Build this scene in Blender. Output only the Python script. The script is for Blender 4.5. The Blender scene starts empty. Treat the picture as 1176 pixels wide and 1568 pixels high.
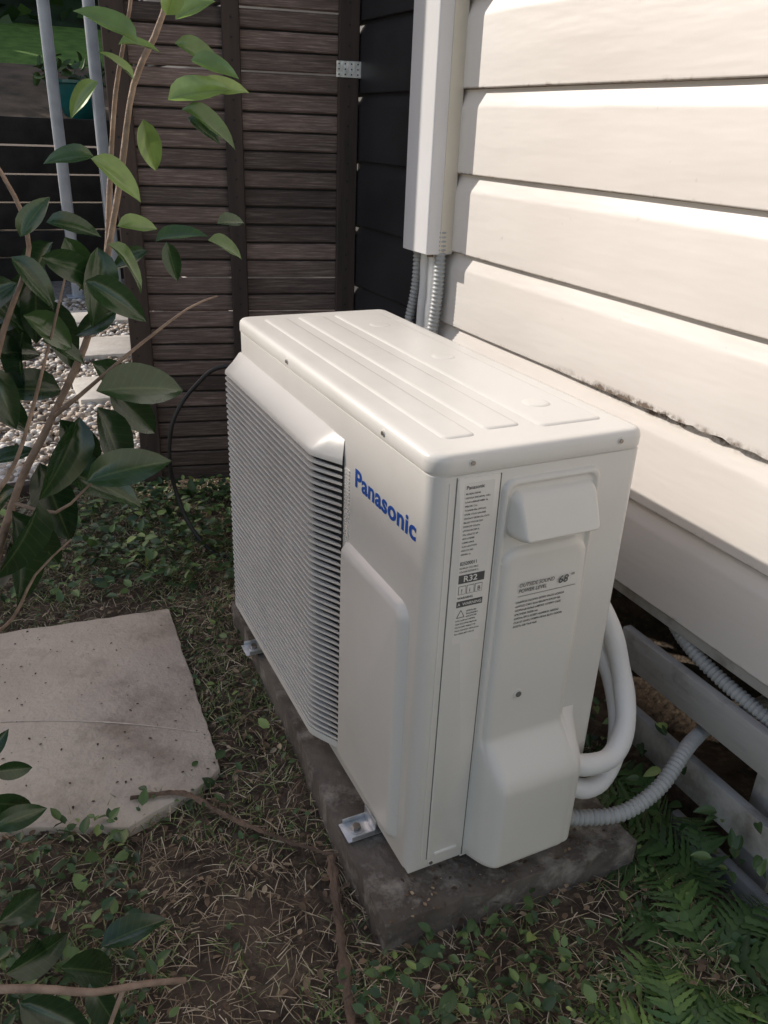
import bpy, bmesh, math, random
import numpy as np
from mathutils import Vector, Matrix, noise
random.seed(7); rng=np.random.default_rng(7)
scene=bpy.context.scene
COL=bpy.context.collection
D,H,L=.33,.7077,.8413
W=.64
# ---------------------------------------------------------------- helpers
def link(o,parent=None):
    COL.objects.link(o)
    if parent: o.parent=parent
    return o
def empty(name):
    o=bpy.data.objects.new(name,None); o.empty_display_size=.1; return link(o)
def finish(me,mat,smooth):
    if mat:
        for m in (mat if isinstance(mat,(list,tuple)) else [mat]): me.materials.append(m)
    if smooth is not None:
        me.polygons.foreach_set("use_smooth",[True]*len(me.polygons))
        me.set_sharp_from_angle(angle=math.radians(smooth))
    me.update()
def mesh(name,v,f,mat,parent=None,smooth=None):
    me=bpy.data.meshes.new(name); me.from_pydata([tuple(map(float,p)) for p in v],[],[tuple(map(int,q)) for q in f]); 
    finish(me,mat,smooth)
    return link(bpy.data.objects.new(name,me),parent)
def bm_obj(name,bm,mat,parent=None,smooth=None):
    bmesh.ops.recalc_face_normals(bm,faces=bm.faces)
    me=bpy.data.meshes.new(name); bm.to_mesh(me); bm.free(); finish(me,mat,smooth)
    return link(bpy.data.objects.new(name,me),parent)
def add_box(bm,lo,hi,bev=0,seg=2,rot=None,org=None):
    r=bmesh.ops.create_cube(bm,size=1); vs=r['verts']
    c=[(a+b)/2 for a,b in zip(lo,hi)]; s=[b-a for a,b in zip(lo,hi)]
    for v in vs: v.co=Vector((v.co.x*s[0]+c[0],v.co.y*s[1]+c[1],v.co.z*s[2]+c[2]))
    if bev>0:
        es=list({e for v in vs for e in v.link_edges})
        rr=bmesh.ops.bevel(bm,geom=es,offset=bev,segments=seg,profile=.5,affect='EDGES')
        vs=list({v for f in rr['faces'] for v in f.verts}|{v for v in vs if v.is_valid})
    if rot is not None:
        M=rot.to_4x4(); M=Matrix.Translation(org)@M@Matrix.Translation(-Vector(org))
        for v in vs: v.co=M@v.co
    return vs
def box(name,lo,hi,mat,parent=None,bev=0,seg=2,smooth=30,rot=None,org=None):
    bm=bmesh.new(); add_box(bm,lo,hi,bev,seg,rot,org); return bm_obj(name,bm,mat,parent,smooth)
def rrect(x0,x1,y0,y1,r,n=6):
    """rounded rectangle, r=(x0y0,x1y0,x1y1,x0y1)"""
    out=[]
    for (cx,cy,rr,a0) in ((x0,y0,r[0],180),(x1,y0,r[1],270),(x1,y1,r[2],0),(x0,y1,r[3],90)):
        px=cx+(rr if cx==x0 else -rr); py=cy+(rr if cy==y0 else -rr)
        for i in range(n+1):
            a=math.radians(a0+90*i/n); out.append((px+rr*math.cos(a),py+rr*math.sin(a)))
    return out
def loft(rings,cap=True):
    v=[];f=[];n=len(rings[0])
    for r in rings: v+=r
    for k in range(len(rings)-1):
        for i in range(n):
            j=(i+1)%n; f.append((k*n+i,k*n+j,(k+1)*n+j,(k+1)*n+i))
    if cap: f.append(tuple(range(n-1,-1,-1))); f.append(tuple((len(rings)-1)*n+i for i in range(n)))
    return v,f
def catmull(pts,step):
    P=[Vector(p) for p in pts]; P=[P[0]*2-P[1]]+P+[P[-1]*2-P[-2]]; out=[]
    for i in range(1,len(P)-2):
        a,b,c,d=P[i-1],P[i],P[i+1],P[i+2]; n=max(2,int((c-b).length/step))
        for k in range(n):
            t=k/n; out.append(.5*((2*b)+(c-a)*t+(2*a-5*b+4*c-d)*t*t+(3*b-3*c+d-a)*t**3))
    out.append(P[-2]); return out
def sweep_data(pts,rf,n=12,step=.01):
    C=catmull(pts,step); v=[];f=[]; s=0; T0=(C[1]-C[0]).normalized()
    N=T0.orthogonal().normalized(); tot=sum((C[i+1]-C[i]).length for i in range(len(C)-1))
    for i,c in enumerate(C):
        T=(C[min(i+1,len(C)-1)]-C[max(i-1,0)]).normalized()
        N=(N-T*N.dot(T)).normalized(); B=T.cross(N)
        if i: s+=(c-C[i-1]).length
        r=rf(s,s/tot)
        for k in range(n):
            a=2*math.pi*k/n; v.append(c+N*(r*math.cos(a))+B*(r*math.sin(a)))
    for i in range(len(C)-1):
        for k in range(n):
            j=(k+1)%n; f.append((i*n+k,i*n+j,(i+1)*n+j,(i+1)*n+k))
    f.append(tuple(range(n-1,-1,-1))); f.append(tuple((len(C)-1)*n+k for k in range(n)))
    return v,f
def sweep(name,pts,rf,mat,parent=None,n=12,step=.01,smooth=50):
    v,f=sweep_data(pts,rf,n,step); return mesh(name,v,f,mat,parent,smooth)
def corr(r,p=.0078): return lambda s,t: r*(1+.13*math.sin(2*math.pi*s/p))
def sstep(a,b,v):
    t=np.clip((v-a)/(b-a),0,1); return t*t*(3-2*t)
def scatter(name,tv,tf,M,loc,mat,rnd,parent=None,smooth=True,across=None):
    tv=np.asarray(tv,float); tf=np.asarray(tf,int); N=len(M); n=len(tv); k=tf.shape[1]
    V=(np.einsum('nij,vj->nvi',M,tv)+loc[:,None,:]).reshape(-1,3)
    F=(tf[None]+(np.arange(N)*n)[:,None,None]).reshape(-1)
    me=bpy.data.meshes.new(name); me.vertices.add(len(V)); me.vertices.foreach_set("co",V.ravel())
    nf=N*len(tf); me.loops.add(nf*k); me.loops.foreach_set("vertex_index",F)
    me.polygons.add(nf); me.polygons.foreach_set("loop_start",np.arange(0,nf*k,k)); 
    me.polygons.foreach_set("use_smooth",[smooth]*nf)
    me.update(calc_edges=True)
    at=me.attributes.new("rnd",'FLOAT','POINT'); at.data.foreach_set("value",np.repeat(rnd,n).astype(np.float32))
    if across is not None:
        at=me.attributes.new("across",'FLOAT','POINT'); at.data.foreach_set("value",np.tile(across[0],N).astype(np.float32))
        at=me.attributes.new("along",'FLOAT','POINT'); at.data.foreach_set("value",np.tile(across[1],N).astype(np.float32))
    me.materials.append(mat)
    return link(bpy.data.objects.new(name,me),parent)
def frames(t,nr):
    t=t/np.linalg.norm(t,axis=1,keepdims=True); s=np.cross(t,nr); s/=np.linalg.norm(s,axis=1,keepdims=True)+1e-9
    n=np.cross(s,t); return np.stack([s,t,n],2)
# ---------------------------------------------------------------- materials
def nodes(name):
    m=bpy.data.materials.new(name); m.use_nodes=True; nt=m.node_tree; b=nt.nodes["Principled BSDF"]; return m,nt,b
def mat(name,c1,c2=None,scale=8,rough=.5,bump=0,bscale=None,metal=0,stretch=(1,1,1),detail=3,spec=.5,lo=.35,hi=.65,c3=None,s3=2,amt3=.5):
    m,nt,b=nodes(name); N=nt.nodes; Lk=nt.links
    b.inputs['Roughness'].default_value=rough; b.inputs['Metallic'].default_value=metal; b.inputs['Specular IOR Level'].default_value=spec
    tc=N.new("ShaderNodeTexCoord"); mp=N.new("ShaderNodeMapping"); mp.inputs['Scale'].default_value=stretch; Lk.new(tc.outputs['Object'],mp.inputs[0])
    c2=c2 or tuple(x*.85 for x in c1)
    nz=N.new("ShaderNodeTexNoise"); nz.inputs['Scale'].default_value=scale; nz.inputs['Detail'].default_value=detail; Lk.new(mp.outputs[0],nz.inputs[0])
    cr=N.new("ShaderNodeValToRGB"); cr.color_ramp.elements[0].position=lo; cr.color_ramp.elements[1].position=hi
    cr.color_ramp.elements[0].color=(*c1,1); cr.color_ramp.elements[1].color=(*c2,1); Lk.new(nz.outputs['Fac'],cr.inputs[0])
    out=cr.outputs[0]
    if c3:
        n3=N.new("ShaderNodeTexNoise"); n3.inputs['Scale'].default_value=s3; n3.inputs['Detail'].default_value=5; n3.inputs['Roughness'].default_value=.68; Lk.new(tc.outputs['Object'],n3.inputs[0])
        r3=N.new("ShaderNodeValToRGB"); r3.color_ramp.elements[0].position=.5; r3.color_ramp.elements[1].position=.68; r3.color_ramp.elements[1].color=(amt3,)*3+(1,)
        Lk.new(n3.outputs['Fac'],r3.inputs[0]); mx=N.new("ShaderNodeMixRGB"); Lk.new(r3.outputs[0],mx.inputs[0]); Lk.new(out,mx.inputs[1]); mx.inputs[2].default_value=(*c3,1); out=mx.outputs[0]
    Lk.new(out,b.inputs['Base Color'])
    if bump:
        n2=N.new("ShaderNodeTexNoise"); n2.inputs['Scale'].default_value=bscale or scale*3; n2.inputs['Detail'].default_value=3; Lk.new(mp.outputs[0],n2.inputs[0])
        bp=N.new("ShaderNodeBump"); bp.inputs['Strength'].default_value=bump; bp.inputs['Distance'].default_value=.01; Lk.new(n2.outputs['Fac'],bp.inputs['Height']); Lk.new(bp.outputs[0],b.inputs['Normal'])
    return m
def leafmat(name,cols,rough=.35,trans=.25,spec=.5,veins=False):
    m,nt,b=nodes(name); N=nt.nodes; Lk=nt.links
    at=N.new("ShaderNodeAttribute"); at.attribute_name="rnd"; cr=N.new("ShaderNodeValToRGB")
    e=cr.color_ramp.elements
    while len(e)<len(cols): e.new(.5)
    for i,(p,c) in enumerate(cols): e[i].position=p; e[i].color=(*c,1)
    Lk.new(at.outputs['Fac'],cr.inputs[0])
    out=cr.outputs[0]
    if trans:
        tc=N.new("ShaderNodeTexCoord"); nz=N.new("ShaderNodeTexNoise"); nz.inputs['Scale'].default_value=60; Lk.new(tc.outputs['Object'],nz.inputs[0])
        mr=N.new("ShaderNodeMapRange"); mr.inputs['To Min'].default_value=.65; mr.inputs['To Max'].default_value=1.35; Lk.new(nz.outputs['Fac'],mr.inputs[0])
        mx=N.new("ShaderNodeVectorMath"); mx.operation='SCALE'; Lk.new(cr.outputs[0],mx.inputs[0]); Lk.new(mr.outputs[0],mx.inputs['Scale']); out=mx.outputs[0]
    if veins:
        ac=N.new("ShaderNodeAttribute"); ac.attribute_name="across"; al=N.new("ShaderNodeAttribute"); al.attribute_name="along"
        def M_(op,a,c):
            n=N.new("ShaderNodeMath"); n.operation=op
            for i,x in enumerate((a,c)):
                if isinstance(x,(int,float)): n.inputs[i].default_value=x
                elif x is not None: Lk.new(x,n.inputs[i])
            return n.outputs[0]
        mid=M_('SUBTRACT',1,M_('MULTIPLY',ac.outputs['Fac'],11)); mid=M_('MAXIMUM',mid,0)
        sv=M_('SINE',M_('MULTIPLY',M_('SUBTRACT',al.outputs['Fac'],M_('MULTIPLY',ac.outputs['Fac'],.16)),58),None); sv=M_('MULTIPLY',M_('MAXIMUM',M_('SUBTRACT',sv,.82),0),1.2)
        tot=M_('MINIMUM',M_('ADD',mid,sv),1)
        v=N.new("ShaderNodeMixRGB"); fac=M_('MULTIPLY',tot,.45); Lk.new(fac,v.inputs[0]); Lk.new(out,v.inputs[1]); v.inputs[2].default_value=(.15,.21,.08,1); out=v.outputs[0]
    Lk.new(out,b.inputs['Base Color']); b.inputs['Roughness'].default_value=rough; b.inputs['Specular IOR Level'].default_value=spec
    if trans:
        tr=N.new("ShaderNodeBsdfTranslucent"); Lk.new(out,tr.inputs[0]); ms=N.new("ShaderNodeMixShader"); ms.inputs[0].default_value=trans
        Lk.new(b.outputs[0],ms.inputs[1]); Lk.new(tr.outputs[0],ms.inputs[2]); Lk.new(ms.outputs[0],N["Material Output"].inputs[0])
    return m
M_unit=mat("unit_paint",(.79,.77,.73),(.75,.73,.69),3,.30,c3=(.68,.65,.60),s3=6,amt3=.3)
M_unit2=mat("unit_plastic",(.77,.75,.705),(.73,.71,.665),4,.36)
M_dark=mat("dark_cavity",(.012,.012,.013),(.02,.02,.02),10,.7)
M_seam=mat("seam_shadow",(.16,.16,.15),(.12,.12,.115),10,.7)
M_slat=mat("grille_plastic",(.77,.755,.72),(.71,.695,.66),6,.45)
M_blue=mat("logo_blue",(.012,.085,.42),(.012,.08,.38),10,.4)
M_ink=mat("print_black",(.07,.07,.07),(.10,.10,.10),30,.5)
M_label=mat("label_film",(.79,.77,.73),(.77,.75,.71),10,.35)
M_screw=mat("screw_steel",(.35,.33,.30),(.25,.22,.2),60,.35,metal=.8)
M_zinc=mat("zinc_plate",(.75,.77,.79),(.55,.57,.59),40,.35,.1,80,metal=.75)
M_conc=mat("concrete",(.16,.138,.118),(.078,.064,.053),9,.9,.6,55,c3=(.36,.33,.29),s3=17,amt3=.75)
M_paver=mat("sandstone",(.66,.57,.47),(.56,.475,.39),6,.92,.4,85,c3=(.30,.235,.18),s3=5.5,amt3=.75)
M_soil=mat("soil",(.115,.083,.059),(.05,.036,.026),14,.95,1.0,60,c3=(.2,.155,.105),s3=40,amt3=.7)
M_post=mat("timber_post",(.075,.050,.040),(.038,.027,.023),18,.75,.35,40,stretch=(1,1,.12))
M_pipe=mat("pipe_lagging",(.80,.80,.79),(.74,.74,.73),10,.55,.1,60)
M_cond=mat("grey_conduit",(.44,.45,.45),(.36,.37,.37),10,.45)
M_black=mat("black_rubber",(.012,.012,.013),(.02,.02,.02),10,.45)
M_duct=mat("duct_plastic",(.78,.77,.78),(.74,.73,.73),5,.4)
M_duct2=mat("duct_side_plastic",(.76,.70,.60),(.70,.65,.55),5,.45)
M_batten=mat("batten_paint",(.53,.52,.50),(.43,.42,.40),7,.6,.3,40,stretch=(1,.2,1),c3=(.18,.15,.12),s3=9,amt3=.7)
M_darkb=mat("dark_board_paint",(.026,.026,.030),(.017,.017,.02),5,.5)
M_alu=mat("aluminium",(.62,.66,.72),(.5,.54,.6),10,.35,metal=.3)
M_teal=mat("teal_glaze",(.01,.15,.15),(.01,.11,.11),10,.2)
M_bark=mat("bark",(.40,.285,.21),(.24,.165,.12),40,.8,.4,120)
M_stick=mat("dry_bark",(.20,.135,.095),(.09,.062,.045),30,.9,.8,90,stretch=(1,.5,1))
M_lawn=mat("lawn",(.17,.29,.05),(.10,.19,.03),9,.9,.8,60)
M_roof=mat("roof_metal",(.2,.2,.21),None,5,.5)
def slatwood():
    m,nt,b=nodes("weathered_slat"); N=nt.nodes; Lk=nt.links
    at=N.new("ShaderNodeAttribute"); at.attribute_name="rnd"
    tc=N.new("ShaderNodeTexCoord"); ad=N.new("ShaderNodeVectorMath"); cb=N.new("ShaderNodeCombineXYZ"); Lk.new(at.outputs['Fac'],cb.inputs[1])
    sc=N.new("ShaderNodeVectorMath"); sc.operation='SCALE'; sc.inputs['Scale'].default_value=40; Lk.new(cb.outputs[0],sc.inputs[0])
    Lk.new(tc.outputs['Object'],ad.inputs[0]); Lk.new(sc.outputs[0],ad.inputs[1])
    mp=N.new("ShaderNodeMapping"); mp.inputs['Scale'].default_value=(7,7,150); Lk.new(ad.outputs[0],mp.inputs[0])
    nz=N.new("ShaderNodeTexNoise"); nz.inputs['Scale'].default_value=1.5; nz.inputs['Detail'].default_value=4; nz.inputs['Roughness'].default_value=.7; Lk.new(mp.outputs[0],nz.inputs[0])
    cr=N.new("ShaderNodeValToRGB"); e=cr.color_ramp.elements; e[0].position=.30; e[0].color=(.068,.045,.038,1); e[1].position=.78; e[1].color=(.33,.255,.225,1); x=e.new(.52); x.color=(.135,.096,.082,1)
    Lk.new(nz.outputs['Fac'],cr.inputs[0])
    mr=N.new("ShaderNodeMapRange"); mr.inputs['To Min'].default_value=.45; mr.inputs['To Max'].default_value=1.65; Lk.new(at.outputs['Fac'],mr.inputs[0])
    mx=N.new("ShaderNodeVectorMath"); mx.operation='SCALE'; Lk.new(cr.outputs[0],mx.inputs[0]); Lk.new(mr.outputs[0],mx.inputs['Scale']); Lk.new(mx.outputs[0],b.inputs['Base Color'])
    b.inputs['Roughness'].default_value=.65
    return m
M_slatw=slatwood()
PIT=.1825; Z0=.245
def boardpaint():
    m,nt,b=nodes("weatherboard_paint"); N=nt.nodes; Lk=nt.links
    def math_(op,a,bb=None):
        n=N.new("ShaderNodeMath"); n.operation=op
        for i,x in enumerate((a,bb)):
            if x is None: continue
            if isinstance(x,(int,float)): n.inputs[i].default_value=x
            else: Lk.new(x,n.inputs[i])
        return n.outputs[0]
    tc=N.new("ShaderNodeTexCoord"); sp=N.new("ShaderNodeSeparateXYZ"); Lk.new(tc.outputs['Object'],sp.inputs[0])
    n1=N.new("ShaderNodeTexNoise"); n1.inputs['Scale'].default_value=2.2; n1.inputs['Detail'].default_value=4; Lk.new(tc.outputs['Object'],n1.inputs[0])
    cr=N.new("ShaderNodeValToRGB"); e=cr.color_ramp.elements; e[0].position=.3; e[0].color=(.73,.685,.64,1); e[1].position=.7; e[1].color=(.80,.76,.715,1); Lk.new(n1.outputs['Fac'],cr.inputs[0])
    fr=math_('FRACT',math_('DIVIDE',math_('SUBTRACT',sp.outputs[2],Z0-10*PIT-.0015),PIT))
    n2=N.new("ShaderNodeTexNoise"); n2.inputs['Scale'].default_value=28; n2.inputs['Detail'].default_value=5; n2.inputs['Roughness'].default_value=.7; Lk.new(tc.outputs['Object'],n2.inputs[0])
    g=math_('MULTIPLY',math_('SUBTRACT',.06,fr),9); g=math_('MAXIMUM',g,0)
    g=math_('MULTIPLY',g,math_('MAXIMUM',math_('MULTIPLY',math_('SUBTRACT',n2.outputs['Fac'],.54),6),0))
    # painted dark line for the gap shadow along the drip edge of every board
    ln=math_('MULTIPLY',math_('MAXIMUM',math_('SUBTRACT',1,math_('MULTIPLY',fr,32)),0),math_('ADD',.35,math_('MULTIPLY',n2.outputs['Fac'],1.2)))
    zz=math_('SUBTRACT',1,math_('MULTIPLY',math_('ABSOLUTE',math_('SUBTRACT',sp.outputs[2],.612)),62)); zz=math_('MAXIMUM',zz,0)
    yy=math_('SUBTRACT',1,math_('MULTIPLY',math_('ABSOLUTE',math_('SUBTRACT',sp.outputs[1],.26)),2.8)); yy=math_('MAXIMUM',yy,0)
    d=math_('MULTIPLY',math_('MULTIPLY',zz,yy),math_('MAXIMUM',math_('MULTIPLY',math_('SUBTRACT',n2.outputs['Fac'],.44),16),0))
    # stains on the lowest boards
    lowm=math_('MAXIMUM',math_('MULTIPLY',math_('SUBTRACT',.46,sp.outputs[2]),2.2),0)
    st=math_('MULTIPLY',lowm,math_('MAXIMUM',math_('MULTIPLY',math_('SUBTRACT',n1.outputs['Fac'],.5),3),0))
    sp4=math_('MULTIPLY',math_('MAXIMUM',math_('SUBTRACT',n2.outputs['Fac'],.68),0),4)
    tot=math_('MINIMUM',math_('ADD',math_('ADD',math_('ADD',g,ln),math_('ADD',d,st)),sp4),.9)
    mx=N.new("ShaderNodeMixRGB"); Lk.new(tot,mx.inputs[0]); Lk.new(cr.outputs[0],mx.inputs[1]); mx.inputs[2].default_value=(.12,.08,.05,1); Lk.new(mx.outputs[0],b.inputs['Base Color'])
    b.inputs['Roughness'].default_value=.42
    n3=N.new("ShaderNodeTexNoise"); n3.inputs['Scale'].default_value=6; n3.inputs['Detail'].default_value=3; mp=N.new("ShaderNodeMapping"); mp.inputs['Scale'].default_value=(1,.5,2.5); Lk.new(tc.outputs['Object'],mp.inputs[0]); Lk.new(mp.outputs[0],n3.inputs[0])
    bp=N.new("ShaderNodeBump"); bp.inputs['Strength'].default_value=.18; bp.inputs['Distance'].default_value=.02; Lk.new(n3.outputs['Fac'],bp.inputs['Height']); Lk.new(bp.outputs[0],b.inputs['Normal'])
    return m
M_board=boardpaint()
# ---------------------------------------------------------------- ground
def gz(x,y):
    x=np.asarray(x,float); y=np.asarray(y,float)
    z=-.08-.10*sstep(.40,.60,x)*sstep(1.2,.5,y)
    return z
gx=np.concatenate([[-40,-15,-6,-3,-1.6],np.linspace(-1.1,.9,101),[1.6,3,6,15,40]])
gy=np.concatenate([[-40,-15,-6,-3,-1.5],np.linspace(-.9,2.1,151),[3,4,5,6,8,15,40]])
V=[];F=[]
for j,y in enumerate(gy):
    for i,x in enumerate(gx):
        z=float(gz(x,y))
        if abs(x)<1.2 and -1<y<2.2: z+=.010*noise.noise(Vector((x*7,y*7,0)))+.006*noise.noise(Vector((x*25,y*25,3)))-.006
        V.append((x,y,z))
nx=len(gx)
for j in range(len(gy)-1):
    for i in range(nx-1): F.append((j*nx+i,j*nx+i+1,(j+1)*nx+i+1,(j+1)*nx+i))
mesh("ground",V,F,M_soil,None,60)
# ---------------------------------------------------------------- air conditioner
U=empty("air_conditioner_outdoor_unit")
def ring(x0,x1,y0,y1,r,z,n=8): return [(a,b,z) for a,b in rrect(x0,x1,y0,y1,(max(r[0],.001),max(r[1],.001),max(r[2],.001),max(r[3],.001)),n)]
def rings(prof,base=(0,D,0,L),r=(.022,.012,.012,.022)):
    return [ring(base[0]+o,base[1]-o,base[2]+o,base[3]-o,[q-o for q in r],z) for z,o in prof]
v,f=loft(rings([(.004,.004),(.001,.002),(.006,0),(.678,0),(.679,.002),(.684,.002)])); mesh("casing",v,f,M_unit,U,35)
v,f=loft(rings([(.6835,.001),(.682,-.0022),(.684,-.003),(.697,-.003),(.7025,-.0015),(.7060,.0022),(.7072,.007),(.7077,.014)],r=(.026,.018,.018,.026))); mesh("top_cover",v,f,M_unit,U,50)
def pad(x0,x1,y0,y1,z,h,sl,r=.012):
    rs=[]
    for zz,o in ((z-.0005,0),(z+h*.35,sl*.3),(z+h*.85,sl*.75),(z+h,sl*1.2)):
        rs.append([(a,b,zz) for a,b in rrect(x0+o,x1-o,y0+o,y1-o,(max(r-o,.002),)*4,5)])
    return loft(rs)
vv=[];ff=[]
def acc(vf):
    n=len(vv); vv.extend(vf[0]); ff.extend([tuple(i+n for i in q) for q in vf[1]])
for (a,b,c,d) in ((.040,.092,.05,.80),(.112,.172,.065,.80),(.192,.300,.05,.80)): acc(pad(a,b,c,d,.7076,.0024,.007))
for (a,b) in ((.246,.14),(.246,.42),(.246,.68)): acc(pad(a-.022,a+.022,b-.022,b+.022,.7098,.0018,.008,.02))
mesh("top_pressings",vv,ff,M_unit,U,60)
box("base_pan",(.006,.006,-.006),(D-.006,L-.006,.006),M_unit2,U,.002)
def foot(y,front=True):
    bm=bmesh.new(); s=-1 if front else 1; x0=0 if front else D
    a,b=sorted((x0-s*.01,x0+s*.052)); add_box(bm,(a,y-.022,-.017),(b,y+.022,-.0145),.0008)
    a,b=sorted((x0+s*.001,x0+s*.004)); add_box(bm,(a,y-.022,-.0146),(b,y+.022,.012),.0008)
    for k in (-1,1):
        a,b=sorted((x0,x0+s*.045)); add_box(bm,(a,y+k*.021-.001,-.0148),(b,y+k*.021+.001,-.006),.0005)
    bm_obj("mounting_foot",bm,M_zinc,U,30)
    bm=bmesh.new(); bmesh.ops.create_cone(bm,cap_ends=True,segments=20,radius1=.012,radius2=.012,depth=.002,matrix=Matrix.Translation((x0+s*.028,y,-.0132)))
    bm_obj("foot_washer",bm,M_zinc,U,30)
    bm=bmesh.new(); bmesh.ops.create_cone(bm,cap_ends=True,segments=6,radius1=.0075,radius2=.007,depth=.007,matrix=Matrix.Translation((x0+s*.028,y,-.009)))
    bm_obj("foot_bolt",bm,M_screw,U,30)
foot(.131);foot(.71);foot(.131,False);foot(.71,False)
for i,yy in enumerate((.12,.70)):
    box("rubber_pad",( .02,yy-.03,-.021),(D-.02,yy+.03,-.005),M_black,U,.002)
def plate(name,x0,x1,z0,z1,h,r,m,sl=.0015,y=0,parent=U):
    rs=[]
    for yy,o in ((y+.001,0),(y-h*.6,0),(y-h,sl)):
        rs.append([(a,yy,b) for a,b in rrect(x0+o,x1-o,z0+o,z1-o,(max(r-o,.0005),)*4,4)])
    v,f=loft(rs); o=mesh(name,v,f,m,parent,40); return o
plate("label_strip_panel",.0350,.0985,.020,.674,.0016,.003,M_unit)
plate("panel_seam",.0335,.0350,.02,.676,.0004,.0003,M_seam,.0001)
plate("panel_seam",.0988,.1008,.004,.674,.0004,.0003,M_seam,.0001)
plate("side_panel_rib",.0235,.0255,.02,.670,.0012,.001,M_unit,.0005)
plate("pressed_dash",.046,.088,.0265,.0325,.004,.003,M_unit)
# service cover height field
xs=np.linspace(.099,.290,170); zs=np.linspace(-.004,.668,460)
X,Z=np.meshgrid(xs,zs)
def sd(x0,x1,z0,z1,r):
    cx,cz=(x0+x1)/2,(z0+z1)/2; qx=np.abs(X-cx)-(x1-x0)/2+r; qz=np.abs(Z-cz)-(z1-z0)/2+r
    return -(np.hypot(np.maximum(qx,0),np.maximum(qz,0))+np.minimum(np.maximum(qx,qz),0)-r)
def rnd_edge(d,r):
    t=np.clip(d/r,0,1); return np.sqrt(1-(1-t)**2)
h=-.003+.0095*rnd_edge(sd(.1025,.262,.002,.664,.018),.006)
h=h-.0045*sstep(0,.005,sd(.109,.2555,.46,.657,.018))*sstep(.46,.56,Z)
h=h+.0085*rnd_edge(sd(.112,.2530,-.1,.562,.026),.014)*(Z<.57)
hd=sd(.117,.251,.578,.646,.014)
hh=.002+.036*np.clip((.652-Z)/.066,0,1)**.7
h=np.where(hd>0,np.maximum(h,h+hh*rnd_edge(hd,.010)),h)
db=np.minimum(X-.106,.2850-X)
side=rnd_edge(db,.026); bot=rnd_edge(Z-.003,.024)
u=np.clip((.250-Z)/.085,0,1); ramp=np.sin(u*math.pi/2)**1.25
bul=.060*side*bot*ramp
inb=(bul>.0002)
h=np.where(inb,np.maximum(h,np.sqrt(np.maximum(h,0)**2+bul**2)),h)
nxx=len(xs)
V=[(a,-b,c) for a,b,c in zip(X.ravel(),h.ravel(),Z.ravel())]
F=[(j*nxx+i,j*nxx+i+1,(j+1)*nxx+i+1,(j+1)*nxx+i) for j in range(len(zs)-1) for i in range(nxx-1)]
mesh("service_cover",V,F,M_unit2,U,75)
def disk(name,c,ax,r,t,m,n=20,parent=U,r2=None):
    bm=bmesh.new(); rot={'x':Matrix.Rotation(math.pi/2,4,'Y'),'y':Matrix.Rotation(math.pi/2,4,'X'),'z':Matrix.Identity(4)}[ax]
    bmesh.ops.create_cone(bm,cap_ends=True,segments=n,radius1=r,radius2=r if r2 is None else r2,depth=t,matrix=Matrix.Translation(c)@rot)
    return bm_obj(name,bm,m,parent,40)
disk("cover_hole_rim",(.160,-.0150,.318),'y',.0078,.003,M_unit2)
disk("cover_hole",(.160,-.0163,.318),'y',.0048,.002,M_seam)
def screw(c,ax,r=.0045):
    disk("screw_washer",c,ax,r*1.25,.0012,M_unit2); 
    k={'x':(-.001,0,0),'y':(0,-.001,0)}[ax]; disk("screw",(c[0]+k[0],c[1]+k[1],c[2]+k[2]),ax,r*.8,.0022,M_screw)
for c in ((.053,-.0035,.695),(.287,-.0035,.695)): screw(c,'y',.0038)
for c in ((.042,-.001,.012),): screw(c,'y',.004)
for y in (.138,.53): screw((-.0035,y,.693),'x',.0038)
screw((.0005,.262,.43),'x',.003)
def text(s,loc,size,m,face='end',bold=0,sx=1,parent=U,name="print",ext=.0001,shear=0,spc=1):
    cu=bpy.data.curves.new(name,'FONT'); cu.body=s; cu.size=size; cu.extrude=ext; cu.offset=bold*size; cu.shear=shear; cu.space_character=spc; cu.resolution_u=4
    o=bpy.data.objects.new(name,cu); COL.objects.link(o)
    dg=bpy.context.evaluated_depsgraph_get(); me=bpy.data.meshes.new_from_object(o.evaluated_get(dg)); 
    bpy.data.objects.remove(o); me.materials.clear(); me.materials.append(m)
    o=bpy.data.objects.new(name,me); link(o,parent); o.location=loc; o.scale=(sx,1,1)
    o.rotation_euler=(math.pi/2,0,0) if face=='end' else (math.pi/2,0,-math.pi/2)
    return o
o=text("Panasonic",(-.0006,.235,.577),.040,M_blue,'front',.026,1,name="brand_lettering",spc=1.05)
w=max(v.co.x for v in o.data.vertices)-min(v.co.x for v in o.data.vertices)
o.scale=(.198/w,1,1)
plate("rating_label",.0455,.0905,.425,.668,.0018,.002,M_label,.0002)
ly=-.0020
text("Panasonic",(.048,ly,.6585),.0072,M_ink,bold=.012,sx=.95)
z=.651
random.seed(3)
def words(n): 
    s=''
    while len(s)<n: s+=''.join(random.choice('ABCDEHIKLMNOPRSTUVaeionrst0123456789') for _ in range(random.randint(3,8)))+' '
    return s[:n]
for k in range(16):
    text(words(random.choice([10,14,19,21])),(.048,ly,z),.0036,M_ink,sx=.95); z-=.0058
text("825200011",(.048,ly,.549),.0074,M_ink,bold=.01,sx=.8)
text(words(14),(.048,ly,.543),.0038,M_ink); text(words(16),(.048,ly,.5375),.0038,M_ink)
box("refrigerant_badge",(.0480,ly-.0002,.521),(.0880,ly+.0004,.534),M_ink,U)
text("R32",(.055,ly-.0004,.5235),.0125,M_label,bold=.015,sx=1.1)
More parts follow.
